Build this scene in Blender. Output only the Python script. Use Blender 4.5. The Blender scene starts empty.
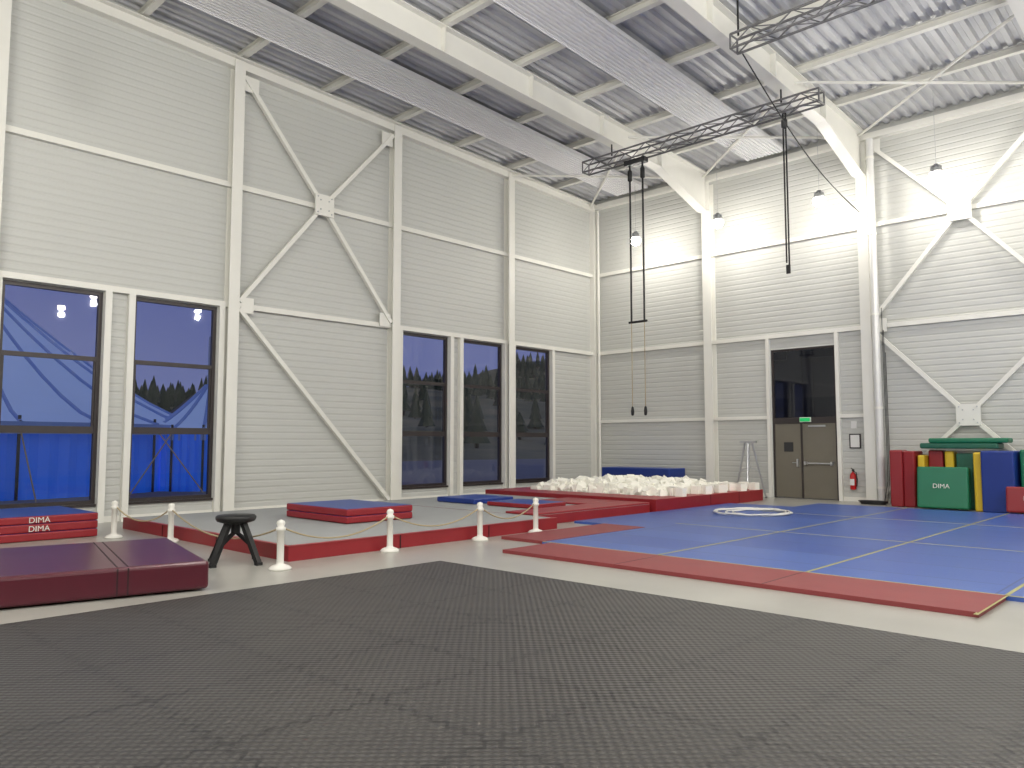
import bpy, bmesh, math, random
from mathutils import Vector, Matrix
random.seed(7)
scn = bpy.context.scene
def lin(c):
    return tuple(((v/255)/12.92 if v/255<=0.04045 else ((v/255+0.055)/1.055)**2.4) for v in c)+(1,)
# ---------------------------------------------------------------- materials
class NT:
    def __init__(s,name):
        s.m=bpy.data.materials.new(name); s.m.use_nodes=True
        s.t=s.m.node_tree; s.b=s.t.nodes['Principled BSDF']
    def n(s,typ,**k):
        x=s.t.nodes.new(typ)
        for a,b in k.items(): setattr(x,a,b)
        return x
    def l(s,a,b): s.t.links.new(a,b)
    def math(s,op,a,b=None,c=None):
        x=s.n('ShaderNodeMath',operation=op)
        for i,v in enumerate((a,b,c)):
            if v is None: continue
            if isinstance(v,(int,float)): x.inputs[i].default_value=v
            else: s.l(v,x.inputs[i])
        return x.outputs[0]
    def pos(s):
        g=s.n('ShaderNodeNewGeometry'); x=s.n('ShaderNodeSeparateXYZ'); s.l(g.outputs['Position'],x.inputs[0]); return g.outputs['Position'],x.outputs
    def bump(s,h,strength=0.5,dist=0.02):
        b=s.n('ShaderNodeBump'); b.inputs['Strength'].default_value=strength; b.inputs['Distance'].default_value=dist
        s.l(h,b.inputs['Height']); s.l(b.outputs[0],s.b.inputs['Normal'])
    def mix(s,f,a,b):
        x=s.n('ShaderNodeMix',data_type='RGBA')
        if isinstance(f,(int,float)): x.inputs[0].default_value=f
        else: s.l(f,x.inputs[0])
        for i,v in ((6,a),(7,b)):
            if isinstance(v,tuple): x.inputs[i].default_value=v
            else: s.l(v,x.inputs[i])
        return x.outputs[2]
def pm(name,rgb,rough=0.5,metal=0.0,var=0.12,scale=3.0,bump=0.0,emit=0,glow=0):
    t=NT(name); c=lin(rgb)
    t.b.inputs['Roughness'].default_value=rough; t.b.inputs['Metallic'].default_value=metal
    if emit:
        t.b.inputs['Base Color'].default_value=c
        t.b.inputs['Emission Color'].default_value=c; t.b.inputs['Emission Strength'].default_value=emit
        return t.m
    if glow:
        t.b.inputs['Emission Color'].default_value=c; t.b.inputs['Emission Strength'].default_value=glow
    p,_=t.pos()
    no=t.n('ShaderNodeTexNoise'); no.inputs['Scale'].default_value=scale; no.inputs['Detail'].default_value=4; t.l(p,no.inputs['Vector'])
    d=tuple(v*(1-var) for v in c[:3])+(1,); e=tuple(min(1,v*(1+var)) for v in c[:3])+(1,)
    t.l(t.mix(no.outputs[0],d,e),t.b.inputs['Base Color'])
    if bump: t.bump(no.outputs[0],bump,0.02)
    return t.m
def wall_mat(name,rgb,period=0.16):
    t=NT(name); p,x=t.pos(); c=lin(rgb)
    f=t.math('FRACT',t.math('DIVIDE',x[2],period))
    tri=t.math('ABSOLUTE',t.math('SUBTRACT',f,0.5))
    g=t.n('ShaderNodeMapRange',interpolation_type='SMOOTHSTEP'); t.l(tri,g.inputs[0]); g.inputs[1].default_value=0.06; g.inputs[2].default_value=0.2
    f2=t.math('SINE',t.math('MULTIPLY',x[2],2*math.pi/(period/4)))
    h=t.math('ADD',g.outputs[0],t.math('MULTIPLY',f2,0.05))
    t.bump(h,0.7,0.013)
    no=t.n('ShaderNodeTexNoise'); no.inputs['Scale'].default_value=0.35; t.l(p,no.inputs['Vector'])
    d=tuple(v*0.94 for v in c[:3])+(1,)
    t.l(t.mix(no.outputs[0],d,c),t.b.inputs['Base Color'])
    t.b.inputs['Roughness'].default_value=0.42
    return t.m
M={}
M['wall']=wall_mat('ribbed_cladding',(199,200,196))
M['steel']=pm('white_painted_steel',(230,229,222),0.4,0,0.03)
M['deck']=pm('galvanised_deck',(206,207,209),0.5,0.2,0.10,1.2)
M['band']=pm('perforated_sheet',(234,234,235),0.6,0.0,0.05,2)
M['frame']=pm('bronze_frame',(58,52,52),0.4,0.2,0.05)
M['doorp']=pm('door_paint',(112,107,95),0.45,0.0,0.05)
M['blk']=pm('black_plastic',(22,22,24),0.5)
M['dark']=pm('dark_grey_metal',(60,60,62),0.45,0.5)
M['trs']=pm('truss_grey_aluminium',(120,120,122),0.4,0.5)
M['alu']=pm('aluminium',(190,192,195),0.3,0.8,0.05)
M['galv']=pm('galvanised_pipe',(220,220,218),0.32,0.2,0.05)
M['red']=pm('red_vinyl',(142,30,38),0.42,0,0.08,2)
M['redm']=pm('red_foam_mat',(132,54,56),0.55,0,0.10,2,0.2)
M['redtop']=pm('red_vinyl_dark',(150,40,46),0.45,0,0.08)
M['maroon']=pm('maroon_vinyl',(80,24,38),0.3,0,0.10,1.5,0.15)
M['seam']=pm('seam_dark',(40,14,22),0.6)
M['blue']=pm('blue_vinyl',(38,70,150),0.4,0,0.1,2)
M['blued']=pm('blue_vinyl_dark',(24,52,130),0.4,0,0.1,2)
M['green']=pm('green_vinyl',(14,110,78),0.45,0,0.1,2)
M['greend']=pm('teal_vinyl',(30,95,75),0.45,0,0.1,2)
M['yellow']=pm('yellow_vinyl',(214,180,40),0.45,0,0.1,2)
M['tape']=pm('yellow_tape',(160,156,100),0.5,0,0.1,2)
M['greymat']=pm('grey_carpet',(158,160,160),0.8,0,0.05,4)
M['white']=pm('white_plastic',(225,223,216),0.4,0,0.03)
M['foam']=pm('white_foam',(250,248,238),0.85,0,0.03,6,0.3)
M['rope']=pm('tan_rope',(170,155,125),0.8)
M['paper']=pm('paper',(225,225,222),0.7)
M['exting']=pm('extinguisher_red',(185,20,22),0.3)
M['sign']=pm('green_sign',(20,150,80),0.5,emit=1.0)
M['lampface']=pm('lamp_lens',(255,246,230),0.3,emit=70)
M['asphalt']=pm('asphalt',(120,118,112),0.8,0,0.15,0.5)
def hillmat():
    t=NT('hill_grass'); p,x=t.pos()
    no=t.n('ShaderNodeTexNoise'); no.inputs['Scale'].default_value=0.07; no.inputs['Detail'].default_value=8; t.l(p,no.inputs['Vector'])
    cr=t.n('ShaderNodeValToRGB'); t.l(no.outputs[0],cr.inputs[0])
    cr.color_ramp.elements[0].position=0.45; cr.color_ramp.elements[0].color=lin((92,90,58))
    cr.color_ramp.elements[1].position=0.65; cr.color_ramp.elements[1].color=lin((128,120,84))
    t.l(cr.outputs[0],t.b.inputs['Base Color']); t.b.inputs['Roughness'].default_value=0.95; return t.m
M['hill']=hillmat()
M['tree']=pm('tree_foliage',(48,60,36),0.95,0,0.3,1)
M['bark']=pm('tree_bark',(60,50,40),0.95)
M['tentw']=pm('tent_white_canvas_glow',(175,198,232),0.7,0,0.06,0.5,glow=0.10)  # faint emission in all tent canvas raises its brightness; no lamps inside
M['tents']=pm('tent_seam_canvas_glow',(110,140,200),0.7,0,0.06,0.5,glow=0.05)
M['tentb']=pm('tent_blue_canvas_glow',(30,110,235),0.6,0,0.1,0.5,glow=0.16)
M['annex']=pm('annex_cladding',(70,68,66),0.8,0,0.1,1)
M['annexd']=pm('annex_glazing',(38,38,42),0.4,0,0.1,1)
def bluemat():
    t=NT('blue_puzzle_mat'); p,x=t.pos()
    br=t.n('ShaderNodeTexBrick'); br.offset=0; t.l(p,br.inputs['Vector']); br.inputs['Scale'].default_value=1
    br.inputs['Brick Width'].default_value=2.0; br.inputs['Row Height'].default_value=1.0; br.inputs['Mortar Size'].default_value=0.012
    br.inputs['Color1'].default_value=lin((44,76,156)); br.inputs['Color2'].default_value=lin((56,90,168)); br.inputs['Mortar'].default_value=lin((34,56,118))
    no=t.n('ShaderNodeTexNoise'); no.inputs['Scale'].default_value=0.8; no.inputs['Detail'].default_value=5; t.l(p,no.inputs['Vector'])
    t.l(t.mix(t.math('MULTIPLY',no.outputs[0],0.2),br.outputs[0],lin((110,130,180))),t.b.inputs['Base Color'])
    t.b.inputs['Roughness'].default_value=0.38
    n2=t.n('ShaderNodeTexNoise'); n2.inputs['Scale'].default_value=40; t.l(p,n2.inputs['Vector']); t.bump(n2.outputs[0],0.25,0.01)
    return t.m
M['bluemat']=bluemat()
def blackmat():
    t=NT('black_rubber_tread'); p,x=t.pos()
    k=2*math.pi/0.075
    s=t.math('MULTIPLY',t.math('SINE',t.math('MULTIPLY',x[0],k)),t.math('SINE',t.math('MULTIPLY',x[1],k)))
    def seam(a,b):
        w=t.math('MULTIPLY',t.math('SINE',t.math('MULTIPLY',b,2*math.pi/0.14)),0.028)
        f=t.math('FRACT',t.math('ADD',a,w)); d=t.math('ABSOLUTE',t.math('SUBTRACT',f,0.5))
        return t.math('GREATER_THAN',d,0.485)
    sm=t.math('MAXIMUM',seam(x[0],x[1]),seam(x[1],x[0]))
    # tile-to-tile shade variation
    fx=t.math('FLOOR',t.math('ADD',x[0],0.5)); fy=t.math('FLOOR',t.math('ADD',x[1],0.5))
    cb=t.n('ShaderNodeCombineXYZ'); t.l(fx,cb.inputs[0]); t.l(fy,cb.inputs[1])
    wn=t.n('ShaderNodeTexWhiteNoise',noise_dimensions='2D'); t.l(cb.outputs[0],wn.inputs['Vector'])
    no=t.n('ShaderNodeTexNoise'); no.inputs['Scale'].default_value=0.6; no.inputs['Detail'].default_value=6; t.l(p,no.inputs['Vector'])
    fac=t.math('ADD',t.math('MULTIPLY',no.outputs[0],0.7),t.math('MULTIPLY',wn.outputs[0],0.3))
    base=t.mix(fac,lin((38,37,37)),lin((62,60,58)))
    hi=t.mix(t.math('MULTIPLY',t.math('GREATER_THAN',s,0.2),0.5),base,lin((88,85,82)))
    t.l(t.mix(t.math('MULTIPLY',sm,0.75),hi,lin((24,23,23))),t.b.inputs['Base Color'])
    t.bump(t.math('SUBTRACT',s,t.math('MULTIPLY',sm,2)),0.6,0.006)
    t.b.inputs['Roughness'].default_value=0.48
    return t.m
M['blackmat']=blackmat()
def concrete():
    t=NT('polished_concrete'); p,x=t.pos()
    no=t.n('ShaderNodeTexNoise'); no.inputs['Scale'].default_value=1.1; no.inputs['Detail'].default_value=8; t.l(p,no.inputs['Vector'])
    t.l(t.mix(no.outputs[0],lin((150,148,142)),lin((178,176,168))),t.b.inputs['Base Color'])
    t.b.inputs['Roughness'].default_value=0.3; return t.m
M['concrete']=concrete()
def glass():
    m=bpy.data.materials.new('window_glass'); m.use_nodes=True; t=m.node_tree; t.nodes.clear()
    o=t.nodes.new('ShaderNodeOutputMaterial'); mx=t.nodes.new('ShaderNodeMixShader'); tr=t.nodes.new('ShaderNodeBsdfTransparent'); gl=t.nodes.new('ShaderNodeBsdfGlossy')
    lw=t.nodes.new('ShaderNodeLayerWeight'); lw.inputs[0].default_value=0.25; gl.inputs['Roughness'].default_value=0.02
    mu=t.nodes.new('ShaderNodeMath'); mu.operation='MULTIPLY_ADD'; mu.inputs[1].default_value=0.3; mu.inputs[2].default_value=0.04
    tr.inputs[0].default_value=(0.88,0.92,0.96,1)
    t.links.new(lw.outputs['Facing'],mu.inputs[0]); t.links.new(mu.outputs[0],mx.inputs[0]); t.links.new(tr.outputs[0],mx.inputs[1]); t.links.new(gl.outputs[0],mx.inputs[2]); t.links.new(mx.outputs[0],o.inputs[0])
    return m
M['glass']=glass()
# ---------------------------------------------------------------- mesh builder
class MB:
    def __init__(s): s.v=[]; s.f=[]; s.mi=[]; s.mats=[]; s.sm=[]
    def mid(s,k):
        if k not in s.mats: s.mats.append(k)
        return s.mats.index(k)
    def add(s,vs,fs,k,smooth=False):
        o=len(s.v); s.v+= [tuple(v) for v in vs]; i=s.mid(k)
        for f in fs: s.f.append([a+o for a in f]); s.mi.append(i); s.sm.append(smooth)
    def box(s,a,b,k,rot=None,piv=None,top=None):
        x0,y0,z0=a; x1,y1,z1=b
        vs=[Vector(p) for p in ((x0,y0,z0),(x1,y0,z0),(x1,y1,z0),(x0,y1,z0),(x0,y0,z1),(x1,y0,z1),(x1,y1,z1),(x0,y1,z1))]
        if rot is not None:
            c=Vector(piv) if piv is not None else (Vector(a)+Vector(b))/2
            vs=[rot@(v-c)+c for v in vs]
        fs=[(0,3,2,1),(0,1,5,4),(1,2,6,5),(2,3,7,6),(3,0,4,7)]
        o=len(s.v); s.add(vs,fs,k)
        s.f.append([o+4,o+5,o+6,o+7]); s.mi.append(s.mid(top or k)); s.sm.append(False)
    def beam(s,p,q,w,h,k,up=(0,0,1)):
        p=Vector(p);q=Vector(q); d=(q-p).normalized(); u=Vector(up)
        if abs(d.dot(u))>0.99: u=Vector((1,0,0))
        r=d.cross(u).normalized(); u=r.cross(d).normalized()
        vs=[]
        for c in (p,q):
            for a,b in ((-1,-1),(1,-1),(1,1),(-1,1)): vs.append(c+r*a*w/2+u*b*h/2)
        s.add(vs,[(3,2,1,0),(4,5,6,7),(0,1,5,4),(1,2,6,5),(2,3,7,6),(3,0,4,7)],k)
    def cyl(s,p,q,r,k,n=12,r2=None,smooth=True):
        p=Vector(p);q=Vector(q); r2=r if r2 is None else r2
        d=(q-p).normalized(); u=Vector((0,0,1)) if abs(d.z)<0.9 else Vector((1,0,0))
        a=d.cross(u).normalized(); b=d.cross(a).normalized()
        vs=[]
        for c,R in ((p,r),(q,r2)):
            for i in range(n):
                t=2*math.pi*i/n; vs.append(c+a*R*math.cos(t)+b*R*math.sin(t))
        s.add(vs,[(i,(i+1)%n,n+(i+1)%n,n+i) for i in range(n)],k,smooth)
        s.add(vs,[tuple(range(n-1,-1,-1)),tuple(range(n,2*n))],k)
    def lathe(s,c,prof,k,n=20,smooth=True):
        vs=[];m=len(prof)
        for r,z in prof:
            for i in range(n):
                t=2*math.pi*i/n; vs.append((c[0]+r*math.cos(t),c[1]+r*math.sin(t),c[2]+z))
        fs=[(j*n+i,j*n+(i+1)%n,(j+1)*n+(i+1)%n,(j+1)*n+i) for j in range(m-1) for i in range(n)]
        s.add(vs,fs,k,smooth)
    def tube(s,pts,r,k,n=6,closed=False):
        pts=[Vector(p) for p in pts]; vs=[]; m=len(pts)
        for j,p in enumerate(pts):
            if closed: d=(pts[(j+1)%m]-pts[j-1]).normalized()
            else: d=(pts[min(j+1,m-1)]-pts[max(j-1,0)]).normalized()
            u=Vector((0,0,1)) if abs(d.z)<0.95 else Vector((1,0,0))
            a=d.cross(u).normalized(); b=d.cross(a).normalized()
            for i in range(n):
                t=2*math.pi*i/n; vs.append(p+a*r*math.cos(t)+b*r*math.sin(t))
        J=range(m) if closed else range(m-1)
        s.add(vs,[(j*n+i,j*n+(i+1)%n,((j+1)%m)*n+(i+1)%n,((j+1)%m)*n+i) for j in J for i in range(n)],k,True)
    def obj(s,name,bevel=0,seg=2,parent=None):
        me=bpy.data.meshes.new(name)
        c=Vector((0,0,0))
        if s.v and parent is None:
            lo=Vector([min(v[i] for v in s.v) for i in range(3)]); hi=Vector([max(v[i] for v in s.v) for i in range(3)])
            c=Vector(((lo.x+hi.x)/2,(lo.y+hi.y)/2,lo.z))
        me.from_pydata([tuple(Vector(v)-c) for v in s.v],[],s.f)
        for k in s.mats: me.materials.append(M[k])
        me.polygons.foreach_set('material_index',s.mi); me.polygons.foreach_set('use_smooth',s.sm)
        me.update()
        o=bpy.data.objects.new(name,me); o.location=c; scn.collection.objects.link(o)
        if parent is not None:
            o.parent=parent; o.location=-parent.location
        if bevel:
            b=o.modifiers.new('bevel','BEVEL'); b.width=bevel; b.segments=seg; b.limit_method='ANGLE'; b.angle_limit=0.7
        return o
XL=-16.9; YB=22.0; XR=12.0; YF=-9.0; WT=0.2
S=0.035
def zt(y): return 9.95+S*(YB-y)
# ---------------------------------------------------------------- shell
b=MB(); b.box((XL-WT,YF-WT,-0.2),(XR+WT,YB+WT,0),'concrete'); b.obj('floor')
WZ0,WZ1=0.38,4.68
wins=[(3.8,5.6),(6.2,8.02),(13.28,15.03),(15.55,17.3),(17.8,19.58)]
WH=11.6
b=MB(); y=YF-WT
for (a,c) in wins:
    b.box((XL-WT,y,0),(XL,a,WH),'wall'); b.box((XL-WT,a,0),(XL,c,WZ0),'wall'); b.box((XL-WT,a,WZ1),(XL,c,WH),'wall'); y=c
b.box((XL-WT,y,0),(XL,YB+WT,WH),'wall'); b.obj('wall_left')
DX0,DX1,DZ=-10.28,-8.38,4.36
b=MB()
b.box((XL,YB,0),(DX0,YB+WT,WH),'wall'); b.box((DX1,YB,0),(XR,YB+WT,WH),'wall'); b.box((DX0,YB,DZ),(DX1,YB+WT,WH),'wall'); b.obj('wall_back')
b=MB(); b.box((XR,YF-WT,0),(XR+WT,YB+WT,WH),'wall'); b.obj('wall_right')
b=MB(); b.box((XL,YF-WT,0),(XR,YF,WH),'wall'); b.obj('wall_front')
b=MB(); P=0.28; pr=[(0,0),(0.10,0),(0.14,0.075),(0.24,0.075)]
xs=[]; x=XL
while x<XR:
    for dx,dz in pr: xs.append((min(x+dx,XR),dz))
    x+=P
vs=[]
for yy in (YF,YB):
    for (xx,dz) in xs: vs.append((xx,yy,zt(yy)+0.36+dz))
n=len(xs)
b.add(vs,[(i,i+1,n+i+1,n+i) for i in range(n-1)],'deck')
b.obj('ceiling')
def window(name,a,c,z0,z1,mull):
    b=MB(); x0,x1=XL-0.13,XL-0.03; t=0.075
    b.box((x0,a,z0),(x1,a+t,z1),'frame'); b.box((x0,c-t,z0),(x1,c,z1),'frame')
    b.box((x0,a+t,z0),(x1,c-t,z0+t),'frame'); b.box((x0,a+t,z1-t),(x1,c-t,z1),'frame')
    for m,h in mull: b.box((x0+0.01,a+t,m-h/2),(x1-0.01,c-t,m+h/2),'frame')
    b.box((XL-0.02,a,z0-0.05),(XL+0.05,c,z0),'frame')
    m0=mull[1][0]+mull[1][1]/2
    b.box((x0+0.03,a+t,m0),(x1-0.03,a+t+0.04,mull[0][0]-mull[0][1]/2),'frame'); b.box((x0+0.03,c-t-0.04,m0),(x1-0.03,c-t,mull[0][0]-mull[0][1]/2),'frame')
    X=XL-0.08
    b.add([(X,a+t,z0+t),(X,c-t,z0+t),(X,c-t,z1-t),(X,a+t,z1-t)],[(0,1,2,3)],'glass')
    return b.obj(name)
for i,(a,c) in enumerate(wins): window('window_%d'%(i+1),a,c,WZ0,WZ1,[(3.3,0.09),(1.86,0.14)])
# ---------------------------------------------------------------- steel frame
def hcol(x,y,axis,top,w=0.26,d=0.24):
    b=MB(); t=0.022
    if axis=='x':
        b.box((x,y-w/2,0),(x+t,y+w/2,top),'steel'); b.box((x+d-t,y-w/2,0),(x+d,y+w/2,top),'steel'); b.box((x+t,y-0.012,0),(x+d-t,y+0.012,top),'steel')
        b.box((x-0,y-w/2-0.04,0),(x+d+0.05,y+w/2+0.04,0.03),'steel')
    else:
        b.box((x-w/2,y-t,0),(x+w/2,y,top),'steel'); b.box((x-w/2,y-d,0),(x+w/2,y-d+t,top),'steel'); b.box((x-0.012,y-d+t,0),(x+0.012,y-t,top),'steel')
        b.box((x-w/2-0.04,y-d-0.05,0),(x+w/2+0.04,y,0.03),'steel')
    return b.obj('steel_column')
LC=[-5.2,-0.7,3.56,8.30,12.95,17.5]
for y in LC: hcol(XL,y,'x',zt(y)+0.1)
BC=[-12.2,-7.42,-2.7,2.05,6.8]
for x in BC: hcol(x,YB,'y',zt(YB)-0.1,0.28,0.3)
b=MB(); b.box((XL,YB-0.2,0),(XL+0.2,YB,9.95),'steel'); b.cyl((XL+0.32,YB-0.12,0),(XL+0.32,YB-0.12,9.9),0.045,'steel'); b.obj('corner_column')
for z in (4.76,7.56):
    b=MB(); b.box((XL,YF,z-0.06),(XL+0.12,YB-0.2,z+0.06),'steel'); b.obj('wall_rail')
    b=MB(); b.box((XL+0.2,YB-0.09,z-0.06),(XR,YB,z+0.06),'steel'); b.obj('wall_rail')
b=MB(); b.box((XL+0.2,YB-0.09,2.3),(DX0-0.12,YB,2.4),'steel'); b.box((DX1+0.12,YB-0.09,2.3),(BC[1],YB,2.4),'steel'); b.obj('wall_rail')
b=MB(); b.beam((XL+0.1,YF,zt(YF)+0.02),(XL+0.1,YB,zt(YB)+0.02),0.2,0.2,'steel'); b.beam((XL+0.16,YF,zt(YF)+0.13),(XL+0.16,YB,zt(YB)+0.13),0.32,0.03,'steel'); b.obj('eave_beam')
b=MB(); b.box((XL+0.2,YB-0.2,9.95),(XR,YB,10.12),'steel'); b.obj('eave_beam')
b=MB()
for (a,c) in wins:
    for y in (a-0.07,c+0.07):
        b.box((XL,y-0.065,0),(XL+0.12,y+0.065,4.7),'steel')
b.obj('window_posts')
b=MB()
for x in (DX0-0.07,DX1+0.07): b.box((x-0.05,YB-0.10,0),(x+0.05,YB,4.7),'steel')
b.obj('trim_1')
b=MB()
b.box((XL,YF,0),(XL+0.03,YB-0.2,0.12),'steel'); b.obj('baseboard_left')
b=MB(); b.box((XL+0.2,YB-0.03,0),(DX0-0.12,YB,0.12),'steel'); b.box((DX1+0.12,YB-0.03,0),(XR,YB,0.12),'steel'); b.obj('baseboard_back')
def brace(name,segs,nodes,axis,ends=()):
    b=MB()
    for p,q in segs: b.beam(p,q,0.10,0.10,'steel')
    for c in nodes:
        s=0.27
        if axis=='x': b.box((c[0]+0.05,c[1]-s,c[2]-s),(c[0]+0.09,c[1]+s,c[2]+s),'steel')
        else: b.box((c[0]-s,c[1]-0.09,c[2]-s),(c[0]+s,c[1]-0.05,c[2]+s),'steel')
        for i in (-1,1):
            for j in (-1,1):
                for r in (0.12,0.2):
                    if axis=='x': b.cyl((c[0]+0.09,c[1]+i*r,c[2]+j*r),(c[0]+0.11,c[1]+i*r,c[2]+j*r),0.018,'alu',6)
                    else: b.cyl((c[0]+i*r,c[1]-0.09,c[2]+j*r),(c[0]+i*r,c[1]-0.11,c[2]+j*r),0.018,'alu',6)
    for (x,y,z) in ends:
        if axis=='x': b.box((x-0.02,y-0.18,z-0.18),(x+0.01,y+0.18,z+0.18),'steel')
        else: b.box((x-0.18,y-0.01,z-0.18),(x+0.18,y+0.02,z+0.18),'steel')
    return b.obj(name)
xa=XL+0.17
y0,y1=8.45,12.80; ym=(y0+y1)/2; zn=7.58
brace('cross_brace',[((xa,y0,10.2),(xa,ym,zn)),((xa,ym,zn),(xa,y1,4.85)),((xa,y1,10.05),(xa,ym,zn)),((xa,ym,zn),(xa,y0,4.85)),((xa,y0,4.68),(xa,y1,0.1))],[(xa,ym,zn)],'x',
   [(xa,y0+0.18,10.05),(xa,y1-0.18,9.9),(xa,y0+0.18,4.78),(xa,y1-0.18,4.9)])
ya=YB-0.2
x0,x1=BC[1]+0.14,BC[2]-0.14; xm=(x0+x1)/2; zn=7.5
brace('cross_brace',[((x0,ya,9.85),(xm,ya,zn)),((xm,ya,zn),(x1,ya,4.9)),((x1,ya,9.85),(xm,ya,zn)),((xm,ya,zn),(x0,ya,4.9)),
  ((x0,ya,4.65),(xm,ya,2.3)),((xm,ya,2.3),(x1,ya,0.1)),((x1,ya,4.65),(xm,ya,2.3)),((xm,ya,2.3),(x0,ya,0.1))],[(xm,ya,zn),(xm,ya,2.3)],'y',[(x0+0.18,ya,4.76),(x0+0.18,ya,9.7)])
for x in BC:
    b=MB()
    ybk=YB-0.3; dp=0.42
    prof=[(YF,zt(YF)+0.18),(ybk,zt(ybk)+0.18),(ybk,zt(ybk)-1.05),(ybk-0.25,zt(ybk)-1.05),(19.0,zt(19.0)-dp),(YF,zt(YF)-dp)]
    m=len(prof); t=0.012
    vs=[(x-t,p,q) for p,q in prof]+[(x+t,p,q) for p,q in prof]
    b.add(vs,[tuple(range(m)),tuple(range(2*m-1,m-1,-1))]+[(i,(i+1)%m,m+(i+1)%m,m+i) for i in range(m)],'steel')
    w=0.3
    def fl(p,q): b.beam((x,p[0],p[1]),(x,q[0],q[1]),w,0.03,'steel')
    fl(prof[0],prof[1]); fl(prof[5],prof[4]); fl(prof[4],prof[3]); fl(prof[3],prof[2])
    for yy in (19.0,16.2,13.4,10.6,7.8,5,0): b.box((x-w/2,yy-0.012,zt(yy)-dp),(x+w/2,yy+0.012,zt(yy)+0.18),'steel')
    b.obj('roof_rafter')
b=MB(); y=YB-2.27
while y>YF:
    z=zt(y)+0.2
    b.box((XL,y-0.006,z),(XR,y+0.006,z+0.15),'steel'); b.box((XL,y-0.07,z-0.01),(XR,y+0.07,z+0.01),'steel'); b.box((XL,y-0.07,z+0.14),(XR,y+0.07,z+0.155),'steel')
    y-=2.27
b.obj('roof_purlins')
b=MB()
for i in range(4):
    ya_,yb_=YB-0.4,17.5
    xa_=[XL+0.2]+BC
    b.cyl((xa_[i],ya_,zt(ya_)+0.05),(xa_[i+1],yb_,zt(yb_)+0.05),0.035,'steel',8); b.cyl((xa_[i+1],ya_,zt(ya_)+0.02),(xa_[i],yb_,zt(yb_)+0.02),0.035,'steel',8)
b.obj('roof_bracing')
for xc in (-14.75,-9.95):
    b=MB(); hw=0.6; n=11; xs=[]
    for i in range(n):
        x=xc-hw+i*(2*hw/n); xs+=[(x,0),(x+0.055,0),(x+0.068,0.035),(x+0.096,0.035)]
    xs.append((xc+hw,0))
    vs=[]
    for yy in (YF,YB-0.6):
        for xx,dz in xs: vs.append((xx,yy,zt(yy)+0.10+dz))
    n=len(xs); b.add(vs,[(i,i+1,n+i+1,n+i) for i in range(n-1)],'band')
    for sx in (-hw,hw): b.beam((xc+sx,YF,zt(YF)+0.13),(xc+sx,YB-0.6,zt(YB-0.6)+0.13),0.02,0.10,'band')
    b.obj('ribbed_ceiling_panel')
# ---------------------------------------------------------------- lighting truss
def truss(p,q,w=0.29):
    b=MB(); p=Vector(p);q=Vector(q); d=(q-p); L=d.length; d.normalize(); r=d.cross(Vector((0,0,1))).normalized(); u=Vector((0,0,1))
    cs=[r*w/2*i+u*w/2*j for i in (-1,1) for j in (-1,1)]
    for c in cs: b.cyl(p+c,q+c,0.026,'trs',8)
    n=int(L/0.4); 
    pairs=[(0,1),(2,3),(0,2),(1,3)]
    for i in range(n):
        a=p+d*L*i/n; e=p+d*L*(i+1)/n
        for k,(m1,m2) in enumerate(pairs):
            if i%2: m1,m2=m2,m1
            b.cyl(a+cs[m1],e+cs[m2],0.012,'trs',5)
    for a in (p,q):
        for m1,m2 in pairs: b.cyl(a+cs[m1],a+cs[m2],0.02,'trs',6)
    return b
TZ=9.25
b=truss((-13.1,16.75,TZ),(-6.5,16.75,TZ))
for x in BC[:2]: b.cyl((x,16.75,TZ+0.14),(x,16.75,zt(16.75)-0.42),0.02,'blk',6)
b.obj('lighting_truss')
b=truss((-7.0,13.7,9.45),(-2.4,13.7,9.45))
for x in (-6.9,-2.7): b.cyl((x,13.7,9.59),(x,13.7,zt(13.7)-0.42 if x>-3 else zt(13.7)+0.3),0.02,'blk',6)
b.obj('lighting_truss')
Y=16.75
b=MB()
xx=(-11.62,-11.22)
b.box((-11.75,Y-0.09,8.95),(-11.1,Y+0.09,9.08),'dark')
for x in xx:
    b.cyl((x,Y,4.75),(x,Y,9.0),0.026,'blk',8); b.cyl((x,Y,2.5),(x,Y,4.75),0.011,'rope',6)
    b.lathe((x,Y,2.3),[(0.001,0),(0.035,0.02),(0.045,0.12),(0.03,0.22),(0.001,0.26)],'blk',10)
    b.lathe((x,Y,8.5),[(0.001,0),(0.06,0.05),(0.06,0.3),(0.001,0.4)],'blk',10)
b.cyl((xx[0]-0.08,Y,4.75),(xx[1]+0.08,Y,4.75),0.03,'blk',10)
b.obj('hanging_trapeze')
b=MB()
x=-7.36
for dx in (-0.03,0.03): b.box((x+dx-0.018,Y-0.006,5.45 if dx>0 else 5.65),(x+dx+0.018,Y+0.006,9.12),'blk')
b.lathe((x,Y,8.75),[(0.001,0),(0.07,0.04),(0.07,0.2),(0.001,0.26)],'dark',10)
b.box((x-0.04,Y-0.02,5.4),(x+0.05,Y+0.02,5.6),'blk')
b.obj('aerial_strap')
b=MB(); b.tube([Vector((-6.9,13.87,9.28)).lerp(Vector((-7.45,21.6,7.9)),i/10)-Vector((0,0,0.35*math.sin(math.pi*i/10))) for i in range(11)],0.014,'blk',5); b.obj('sling_cable')
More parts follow.
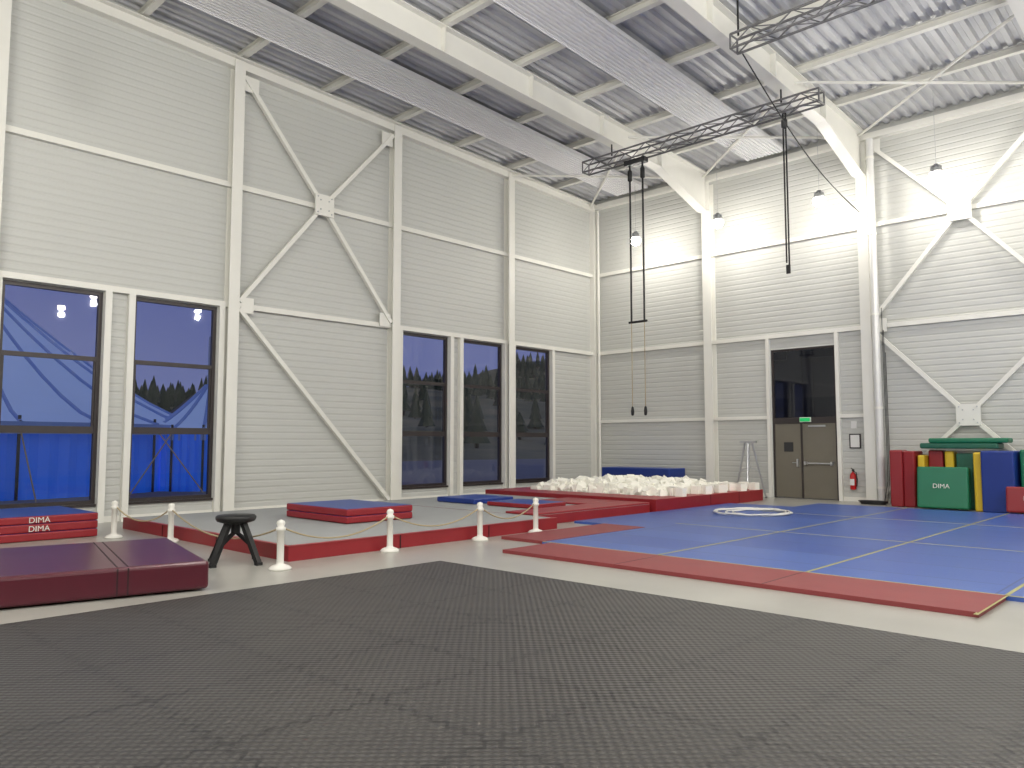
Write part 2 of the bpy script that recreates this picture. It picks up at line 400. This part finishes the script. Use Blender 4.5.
# ---------------------------------------------------------------- lamps
def lamp(x,y,z,e):
    b=MB()
    b.lathe((x,y,z),[(0.001,0.22),(0.05,0.22),(0.06,0.15),(0.12,0.12),(0.14,0.05),(0.15,0.0),(0.13,0.0)],'alu',20)
    for i in range(10):
        t=2*math.pi*i/10; b.beam((x+0.05*math.cos(t),y+0.05*math.sin(t),z+0.17),(x+0.13*math.cos(t),y+0.13*math.sin(t),z+0.13),0.008,0.05,'alu')
    b.lathe((x,y,z),[(0.15,0.0),(0.17,-0.06),(0.16,-0.13),(0.115,-0.20),(0.05,-0.235),(0.001,-0.24)],'lampface',20)
    b.cyl((x,y,z+0.2),(x,y,zt(y)+0.36),0.006,'alu',5)
    o0=b.obj('pendant_lamp')
    l=bpy.data.lights.new('lamp_light','POINT'); l.energy=e; l.color=(1.0,0.972,0.92); l.shadow_soft_size=0.12
    o=bpy.data.objects.new('lamp_light',l); scn.collection.objects.link(o); o.parent=o0; o.location=Vector((x,y,z-0.42))-o0.location
for x in (-14.2,-11.25,-8.2,-5.3,-2.4,0.5,3.4): lamp(x,20.75,8.25,62)
for (x,y) in ((-7,5),(-2,5),(3,5),(8,5),(-10,-1),(-5,-1),(0,-1),(5,-1),(-7,-6),(0,-6),(-1.5,11.5),(3.5,12),(8,12),(4,17)): lamp(x,y,8.3,355)
# ---------------------------------------------------------------- door
b=MB(); ys,ye=YB+0.02,YB+0.10; t=0.06
b.box((DX0,ys,0),(DX0+t,ye,DZ),'frame'); b.box((DX1-t,ys,0),(DX1,ye,DZ),'frame'); b.box((DX0+t,ys,DZ-t),(DX1-t,ye,DZ),'frame')
b.box((DX0+t,ys,2.16),(DX1-t,ye,2.34),'frame')
b.add([(DX0+t,YB+0.06,2.34),(DX1-t,YB+0.06,2.34),(DX1-t,YB+0.06,DZ-t),(DX0+t,YB+0.06,DZ-t)],[(0,1,2,3)],'glass')
xs_=DX0+0.86
b.box((DX0+t,ys+0.02,0.02),(xs_-0.004,ye-0.01,2.16),'doorp'); b.box((xs_+0.004,ys+0.02,0.02),(DX1-t,ye-0.01,2.16),'doorp')
b.box((xs_-0.025,ys-0.005,0.02),(xs_+0.025,ys+0.02,2.16),'frame')
b.cyl((xs_+0.1,YB-0.07,1.02),(DX1-0.15,YB-0.07,1.02),0.022,'alu',10)
for x in (xs_+0.12,DX1-0.17): b.box((x-0.03,YB-0.08,0.97),(x+0.03,ys+0.02,1.07),'alu')
b.cyl((xs_-0.12,YB-0.05,1.03),(xs_-0.26,YB-0.05,1.03),0.012,'alu',8); b.box((xs_-0.14,YB-0.05,0.92),(xs_-0.1,ys+0.02,1.14),'alu')
b.box((DX0+0.33,ys+0.005,1.35),(DX0+0.6,ys+0.02,1.62),'dark')
b.box((xs_+0.2,ys-0.01,2.06),(xs_+0.7,ys+0.03,2.11),'alu')
b.obj('door_1')
b=MB(); b.box((-9.42,YB-0.06,2.22),(-9.14,YB-0.02,2.32),'sign'); b.box((-9.44,YB-0.03,2.2),(-9.12,YB+0.015,2.34),'white'); b.obj('exit_sign')
b=MB(); b.box((-8.05,YB-0.04,1.45),(-7.75,YB,1.85),'frame'); b.box((-8.02,YB-0.045,1.48),(-7.78,YB-0.035,1.82),'paper'); b.box((-8.0,YB-0.02,2.0),(-7.85,YB,2.2),'paper');b.obj('notice_board')
b=MB(); c=(-7.95,YB-0.13,0.33)
b.lathe(c,[(0.001,0),(0.075,0),(0.08,0.03),(0.08,0.38),(0.06,0.44),(0.025,0.47),(0.025,0.5),(0.001,0.5)],'exting',18)
b.box((c[0]-0.02,c[1]-0.03,0.83),(c[0]+0.02,c[1]+0.06,0.88),'blk'); b.beam((c[0],c[1],0.88),(c[0],c[1]-0.12,0.92),0.02,0.015,'blk')
b.tube([(c[0],c[1]-0.02,0.84),(c[0]+0.1,c[1]-0.05,0.8),(c[0]+0.13,c[1]-0.05,0.6),(c[0]+0.1,c[1]-0.03,0.42)],0.012,'blk',6)
b.box((c[0]-0.05,c[1]+0.07,0.45),(c[0]+0.05,YB-0.002,0.75),'dark'); b.box((c[0]-0.06,c[1]-0.083,0.45),(c[0]+0.06,c[1]-0.078,0.62),'paper')
b.obj('fire_extinguisher')
b=MB(); b.cyl((-7.13,YB-0.4,0.05),(-7.13,YB-0.4,9.85),0.095,'galv',16)
for z in (0.4,2.5,5.0,7.2,9.3): b.cyl((-7.13,YB-0.4,z),(-7.13,YB-0.4,z+0.06),0.11,'steel',16); b.box((-7.28,YB-0.42,z),(-7.13,YB-0.38,z+0.05),'steel')
b.obj('drain_pipe')
b=MB()
for i in range(3):
    b.tube([(-6.99+0.03*i,YB-0.34,5.2-i*0.6),(-6.99+0.03*i,YB-0.34,4),(-6.98+0.03*i,YB-0.34,1.5),(-6.97+0.04*i,YB-0.38,0.6),(-7.0+0.08*i,YB-0.62,0.04)],0.009,'blk',6)
for k in range(3): b.tube([(-7.2+(0.3+0.03*k)*math.cos(t*math.pi/8),YB-0.85+0.2*math.sin(t*math.pi/8),0.03+0.03*k) for t in range(16)],0.016,'blk',6,True)
b.obj('cable_bundle')
# ---------------------------------------------------------------- mats on floor
b=MB(); b.box((-8.0,-9,0),(12,7.0,0.02),'blackmat'); b.obj('black_rubber_floor_mat')
b=MB(); b.box((-8.2,9.3,0),(6,20.1,0.045),'bluemat'); b.box((-9.9,12.2,0),(-8.2,18.6,0.045),'bluemat'); b.obj('blue_gym_floor_mat')
b=MB(); b.box((-8.0,8.2,0),(-1.9,9.29,0.05),'redm'); b.box((-9.15,9.35,0),(-8.21,12.19,0.05),'redm')
for x in (-6,-4): b.box((x-0.006,8.2,0.05),(x+0.006,9.3,0.052),'seam')
b.obj('red_gym_border_mat',0.012)
b=MB()
for (x0,y0_,x1,y1_) in ((-8.2,9.3,6,9.34),(-6.1,9.3,-6.06,20.1),(-4.0,9.3,-3.96,20.1),(-1.92,8.1,-1.88,20.1),(-8.2,13.2,6,13.24),(-8.2,16.9,6,16.94)):
    b.box((x0,y0_,0.045),(x1,y1_,0.0475),'tape')
b.obj('floor_tape_lines')
b=MB(); b.box((-15.4,5.6,0),(-9.5,11.2,0.2),'red',top='greymat')
b.box((-9.58,5.6,0.197),(-9.49,11.2,0.21),'redtop'); b.box((-15.4,5.59,0.197),(-9.5,5.66,0.21),'redtop')
for y in (7.5,9.4): b.box((-9.495,y-0.01,0),(-9.49,y+0.01,0.2),'seam')
for x in (-13.6,-11.6): b.box((x-0.01,5.59,0),(x+0.01,5.595,0.2),'seam')
b.obj('tumbling_platform',0.015)
b=MB(); b.box((-15.4,11.25,0),(-10.1,15.2,0.2),'red',top='greymat')
b.box((-10.9,11.25,0.2),(-10.1,15.2,0.24),'redtop'); b.box((-12.5,13.9,0.2),(-10.92,15.2,0.24),'redtop'); b.obj('tumbling_platform',0.015)
def mat(name,x0,x1,y0,y1,zs,side,top,rot=0,seam=True):
    b=MB(); R=Matrix.Rotation(rot,3,'Z'); c=Vector(((x0+x1)/2,(y0+y1)/2,0))
    for i in range(len(zs)-1):
        b.box((x0,y0,zs[i]+0.004),(x1,y1,zs[i+1]),side,R,c,top)
    return b.obj(name,0.025,3)
mat('landing_mat',-13.35,-11.35,7.8,9.25,(0.205,0.33,0.46),'red','blue')
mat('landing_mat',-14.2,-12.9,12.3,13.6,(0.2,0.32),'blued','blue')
mat('landing_mat',-12.5,-11.1,12.3,13.4,(0.2,0.3),'red','blue')
b=MB()
b.box((-15.6,15.3,0),(-10.0,16.3,0.3),'red',top='redtop'); b.box((-10.8,16.3,0),(-10.0,20.7,0.3),'red',top='redtop')
b.box((-15.6,20.2,0),(-10.8,20.7,0.3),'red',top='redtop'); b.box((-15.6,16.3,0),(-15.0,20.2,0.3),'red',top='redtop')
for y in (17.8,19.3): b.box((-10.002,y-0.01,0),(-9.998,y+0.01,0.3),'seam')
b.obj('foam_pit_surround',0.03)
b=MB()
for i in range(850):
    x=random.uniform(-14.85,-10.6); y=random.uniform(16.4,20.3)
    k=1-max(abs((x+12.75)/2.3),abs((y-18.4)/2.2))**3
    z=random.uniform(0.12,0.2+0.26*max(k,0)); s=random.uniform(0.08,0.11)
    R=Matrix.Rotation(random.uniform(0,6.3),3,Vector((random.random(),random.random(),random.random()+0.1)).normalized())
    b.box((x-s,y-s,max(z,s*1.2)),(x+s,y+s,max(z,s*1.2)+2*s),'foam',R)
for i in range(34):
    x=random.uniform(-10.75,-10.1); y=random.uniform(16.4,20.6); s=0.1
    R=Matrix.Rotation(random.uniform(0,6.3),3,'Z'); b.box((x-s,y-s,0.3),(x+s,y+s,0.3+2*s),'foam',R)
b.obj('foam_blocks')
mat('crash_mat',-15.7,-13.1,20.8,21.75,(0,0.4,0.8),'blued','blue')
o=mat('stacked_gym_mat',-16.5,-14.45,1.0,4.85,(0,0.14,0.28,0.41),'red','blue')
def label(txt,size,loc,rot,parent,mk='white'):
    cu=bpy.data.curves.new('lettering','FONT'); cu.body=txt; cu.size=size; cu.extrude=0.002; cu.align_x='CENTER'
    t=bpy.data.objects.new('lettering',cu); scn.collection.objects.link(t); cu.materials.append(M[mk])
    t.parent=parent; t.location=Vector(loc)-parent.location; t.rotation_euler=rot
for z in (0.30,0.16): label('DIMA',0.13,(-14.44,3.95,z),(math.pi/2,0,math.pi/2),o)
cx,cy=-9.82,2.9; R=Matrix.Rotation(math.radians(-13),3,'Z')
b=MB(); c=Vector((cx,cy,0))
b.box((cx-1.25,cy-1.75,0.022),(cx+1.25,cy+1.35,0.32),'maroon',R,c)
o=b.obj('maroon_crash_mat',0.04,3)
b=MB()
for yy in (-1.75+1.0,-1.75+2.2,-1.75+2.3):
    b.box((cx+1.245,cy+yy-0.008,0.03),(cx+1.253,cy+yy+0.008,0.31),'seam',R,c)
    b.box((cx-1.2,cy+yy-0.008,0.318),(cx+1.2,cy+yy+0.008,0.322),'seam',R,c)
b.obj('seams',parent=o)
pp=[(-14.0,4.95),(-12.75,5.38),(-9.0,5.19),(-9.3,7.15),(-9.3,9.0),(-9.32,10.4)]
for (x,y) in pp:
    b=MB(); b.lathe((x,y,0),[(0.001,0),(0.14,0),(0.14,0.025),(0.11,0.05),(0.05,0.07),(0.045,0.1),(0.045,0.48),(0.06,0.49),(0.06,0.53),(0.04,0.54),(0.055,0.58),(0.045,0.61),(0.001,0.63)],'white',18)
    b.obj('barrier_post')
b=MB()
for i in range(len(pp)-1):
    p=Vector((*pp[i],0.51)); q=Vector((*pp[i+1],0.51)); L=(q-p).length; p=p.lerp(q,0.06/L); q=q.lerp(p,0.06/L); sag=0.2 if L<2.8 else 0.26
    pts=[p.lerp(q,k/14)-Vector((0,0,4*sag*(k/14)*(1-k/14))) for k in range(15)]
    b.tube(pts,0.012,'rope',6)
b.obj('barrier_rope')
x,y=-9.9,5.04
b=MB()
b.lathe((x,y,0.54),[(0.001,0),(0.18,0),(0.24,0.02),(0.26,0.05),(0.26,0.08),(0.24,0.10),(0.001,0.105)],'blk',24)
b.cyl((x,y,0.4),(x,y,0.55),0.06,'blk',12)
for i in range(4):
    t=math.radians(20+90*i); d=Vector((math.cos(t),math.sin(t),0))
    b.beam(Vector((x,y,0.56))+d*0.12,Vector((x,y,0.02))+d*0.4,0.08,0.055,'blk'); b.box((x+d.x*0.4-0.04,y+d.y*0.4-0.04,0),(x+d.x*0.4+0.04,y+d.y*0.4+0.04,0.04),'blk')
    b.beam(Vector((x,y,0.42)),Vector((x,y,0.25))+d*0.27,0.035,0.035,'blk')
b.obj('black_stool')
x,y=-10.7,21.28; b=MB()
top=Vector((x,y,1.6))
for i in range(3):
    t=math.radians(50+120*i); d=Vector((math.cos(t),math.sin(t),0))
    b.cyl(top+d*0.12,Vector((x,y,0.02))+d*0.5,0.028,'alu',8); b.cyl(top+d*0.03-Vector((0,0,0.7)),Vector((x,y,0.75))+d*0.34,0.012,'alu',6)
    b.cyl(Vector((x,y,0.02))+d*0.5,Vector((x,y,0.0))+d*0.51,0.04,'blk',8)
b.cyl((x,y,0.8),(x,y,1.65),0.03,'alu',10); b.box((x-0.25,y-0.05,1.6),(x+0.25,y+0.05,1.66),'alu')
b.obj('equipment_tripod')
b=MB()
for k in range(4):
    cx_=-8.05+random.uniform(-.1,.1); cy_=16.3+random.uniform(-.15,.15); r=0.58+0.05*k
    b.tube([(cx_+r*math.cos(t*math.pi/14)*1.05,cy_+r*1.25*math.sin(t*math.pi/14),0.065+0.01*k+0.006*math.sin(t*1.7+k)) for t in range(28)],0.018,'white',6,True)
b.obj('coiled_rope')
def std(name,x0,x1,y0,y1,z0,z1,k,lean=0,rz=0,text=None,bev=0.04,tk='white'):
    b=MB(); R=Matrix.Rotation(rz,3,'Z')@Matrix.Rotation(lean,3,'X'); c=Vector(((x0+x1)/2,(y0+y1)/2,z0))
    b.box((x0,y0,z0),(x1,y1,z1),k,R,c); o=b.obj(name,bev,3)
    if text: label(text,0.15,((x0+x1)/2,y0-0.012,(z0+z1)/2),(math.pi/2+lean,0,rz),o,tk)
    return o
G='gym_mat'
std(G,-6.72,-6.42,20.9,21.6,0,1.42,'red',0,0.1)
std(G,-6.38,-6.10,20.95,21.6,0,1.4,'red',0,-0.05)
std(G,-6.06,-5.9,21.0,21.6,0,1.3,'yellow')
std(G,-5.88,-5.55,21.25,21.6,0,1.42,'red')
std(G,-5.5,-5.3,21.2,21.6,0,1.4,'yellow')
std(G,-5.25,-4.85,21.2,21.55,0,1.35,'greend')
std(G,-5.98,-4.88,20.55,20.85,0.03,1.02,'green',-0.12,0.06,'DIMA')
std(G,-4.8,-4.62,20.75,21.5,0,1.38,'yellow',0,0.05)
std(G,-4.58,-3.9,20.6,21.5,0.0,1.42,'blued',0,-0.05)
std(G,-3.85,-3.6,20.8,21.5,0.0,1.45,'green')
std(G,-3.56,-3.0,20.7,21.5,0.0,1.3,'yellow')
std(G,-4.05,-3.0,20.2,20.5,0.05,0.62,'red',-0.1,0,'DIMA')
std(G,-6.0,-4.3,21.0,21.6,1.46,1.6,'greend')
std(G,-5.8,-4.1,21.0,21.55,1.6,1.72,'green')
# ---------------------------------------------------------------- outside
b=MB(); b.box((-260,-200,-0.6),(-17.4,320,-0.25),'asphalt'); b.box((-17.4,23,-0.6),(60,320,-0.25),'asphalt'); b.obj('outside_ground')
b=MB(); b.box((-14,27,-0.25),(4,35,8.0),'annex'); b.box((-14.3,26.7,8.0),(4.3,35.3,8.25),'dark')  # added dark building, blocks the sky behind the door transom
for i in range(8): b.box((-13.6+i*2.2,26.95,1.0),(-12.0+i*2.2,26.99,3.2),'annexd'); b.box((-13.6+i*2.2,26.95,4.6),(-12.0+i*2.2,26.99,6.6),'annexd')
b.obj('added_annex_backdrop')
def tent(cx,cy,r,wh,ph,n=24):
    b=MB(); prof=[]
    for k in range(9):
        u=k/8; rr=r*(1-u)+0.15; z=wh+(ph-wh)*(u**1.35); prof.append((rr,z-0.25))
    b.lathe((cx,cy,0),prof,'tentw',n,False)
    # radial seam webbing
    for i in range(n):
        t=2*math.pi*i/n
        b.tube([(cx+p*math.cos(t),cy+p*math.sin(t),z+0.03) for p,z in prof],0.07,'tents',5)
    # pleated wall
    m=n*8; vs=[]
    for z in (-0.25,wh-0.25):
        for i in range(m):
            t=2*math.pi*i/m; R=r*0.985+(0.09 if i%2 else 0); vs.append((cx+R*math.cos(t),cy+R*math.sin(t),z))
    b.add(vs,[(i,(i+1)%m,m+(i+1)%m,m+i) for i in range(m)],'tentb')
    b.lathe((cx,cy,0),[(r*1.02,wh-0.6),(r*1.02,wh-0.2)],'tents',n,False)
    b.cyl((cx,cy,-0.25),(cx,cy,ph+1.8),0.12,'alu',8)
    for i in range(n):
        t=2*math.pi*i/n; b.cyl((cx+r*math.cos(t),cy+r*math.sin(t),-0.25),(cx+r*math.cos(t),cy+r*math.sin(t),wh),0.05,'dark',6)
        if i%2==0: b.cyl((cx+r*math.cos(t),cy+r*math.sin(t),wh-0.3),(cx+(r+2.2)*math.cos(t),cy+(r+2.2)*math.sin(t),-0.25),0.025,'rope',5)
    return b.obj('circus_tent')
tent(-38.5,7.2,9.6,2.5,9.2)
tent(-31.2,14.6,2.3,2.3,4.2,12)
b=MB()
b.cyl((-26.5,8.7,-0.25),(-26.5,8.7,8),0.06,'alu',8); b.obj('flag_pole')
b=MB()
NX,NY=30,50; vs=[]
for i in range(NX):
    for j in range(NY):
        x=-55-i*7; y=34+j*6
        h=(i/NX)**0.9*(11+0.75*j)*(0.9+0.1*math.sin(j*0.33+1))+0.6*math.sin(i*1.3+j*0.9)*min(1,i/4)
        vs.append((x,y,h-0.8))
b.add(vs,[(i*NY+j,(i+1)*NY+j,(i+1)*NY+j+1,i*NY+j+1) for i in range(NX-1) for j in range(NY-1)],'hill',True)
b.obj('hillside')
b=MB()
for k in range(700):
    i=random.randint(22,28) if k<450 else random.randint(3,20); j=random.randint(0,NY-1); v=vs[i*NY+j]
    hgt=random.uniform(4,8); x=v[0]+random.uniform(-3,3); y=v[1]+random.uniform(-3,3)
    b.cyl((x,y,v[2]-1),(x,y,v[2]+1),0.3,'bark',5)
    for q in range(3): b.cyl((x,y,v[2]+0.5+q*hgt*0.25),(x,y,v[2]+0.5+hgt*(0.5+q*0.25)),1.9-q*0.45,'tree',7,0.05,False)
b.obj('hillside_trees')
b=MB()
b.box((-58,24,-0.25),(-50,33,3.2),'annex'); b.add([(-58.5,23.5,3.2),(-49.5,23.5,3.2),(-49.5,33.5,3.2),(-58.5,33.5,3.2),(-54,24,5.0),(-54,33,5.0)],[(0,1,4),(1,2,5,4),(2,3,5),(3,0,4,5)],'dark'); b.obj('outbuilding')
# ---------------------------------------------------------------- world
w=bpy.data.worlds.new('dusk_sky'); scn.world=w; w.use_nodes=True; t=w.node_tree
bg=t.nodes['Background']; tc=t.nodes.new('ShaderNodeTexCoord'); sp=t.nodes.new('ShaderNodeSeparateXYZ'); cr=t.nodes.new('ShaderNodeValToRGB')
no=t.nodes.new('ShaderNodeTexNoise'); no.inputs['Scale'].default_value=3; t.links.new(tc.outputs['Generated'],no.inputs['Vector'])
ad=t.nodes.new('ShaderNodeMath'); ad.operation='MULTIPLY_ADD'; ad.inputs[1].default_value=0.12
t.links.new(tc.outputs['Generated'],sp.inputs[0]); t.links.new(no.outputs[0],ad.inputs[0]); t.links.new(sp.outputs[2],ad.inputs[2]); t.links.new(ad.outputs[0],cr.inputs[0])
cr.color_ramp.elements[0].position=0.0; cr.color_ramp.elements[0].color=lin((118,124,164))
cr.color_ramp.elements[1].position=0.6; cr.color_ramp.elements[1].color=lin((76,86,142))
e=cr.color_ramp.elements.new(0.25); e.color=lin((90,98,152))
t.links.new(cr.outputs[0],bg.inputs[0]); bg.inputs[1].default_value=1.0
sl=bpy.data.lights.new('tent_fill_sun','SUN'); sl.energy=0.5; sl.color=(0.85,0.9,1.0); sl.angle=0.6  # added fill light, brightens the tent sides facing the hall
so=bpy.data.objects.new('tent_fill_sun',sl); so.rotation_euler=Vector((-0.62,0.15,-0.77)).to_track_quat('-Z','Y').to_euler(); so.location=(10,0,40); scn.collection.objects.link(so)
# ---------------------------------------------------------------- camera
cam=bpy.data.cameras.new('camera'); co=bpy.data.objects.new('camera',cam); scn.collection.objects.link(co); scn.camera=co
cam.sensor_width=36; cam.lens=775/1024*36; cam.clip_end=1000
co.location=(0,0,1.6); co.rotation_euler=(math.radians(94.35),0,math.radians(43.6))
scn.view_settings.view_transform='Standard'
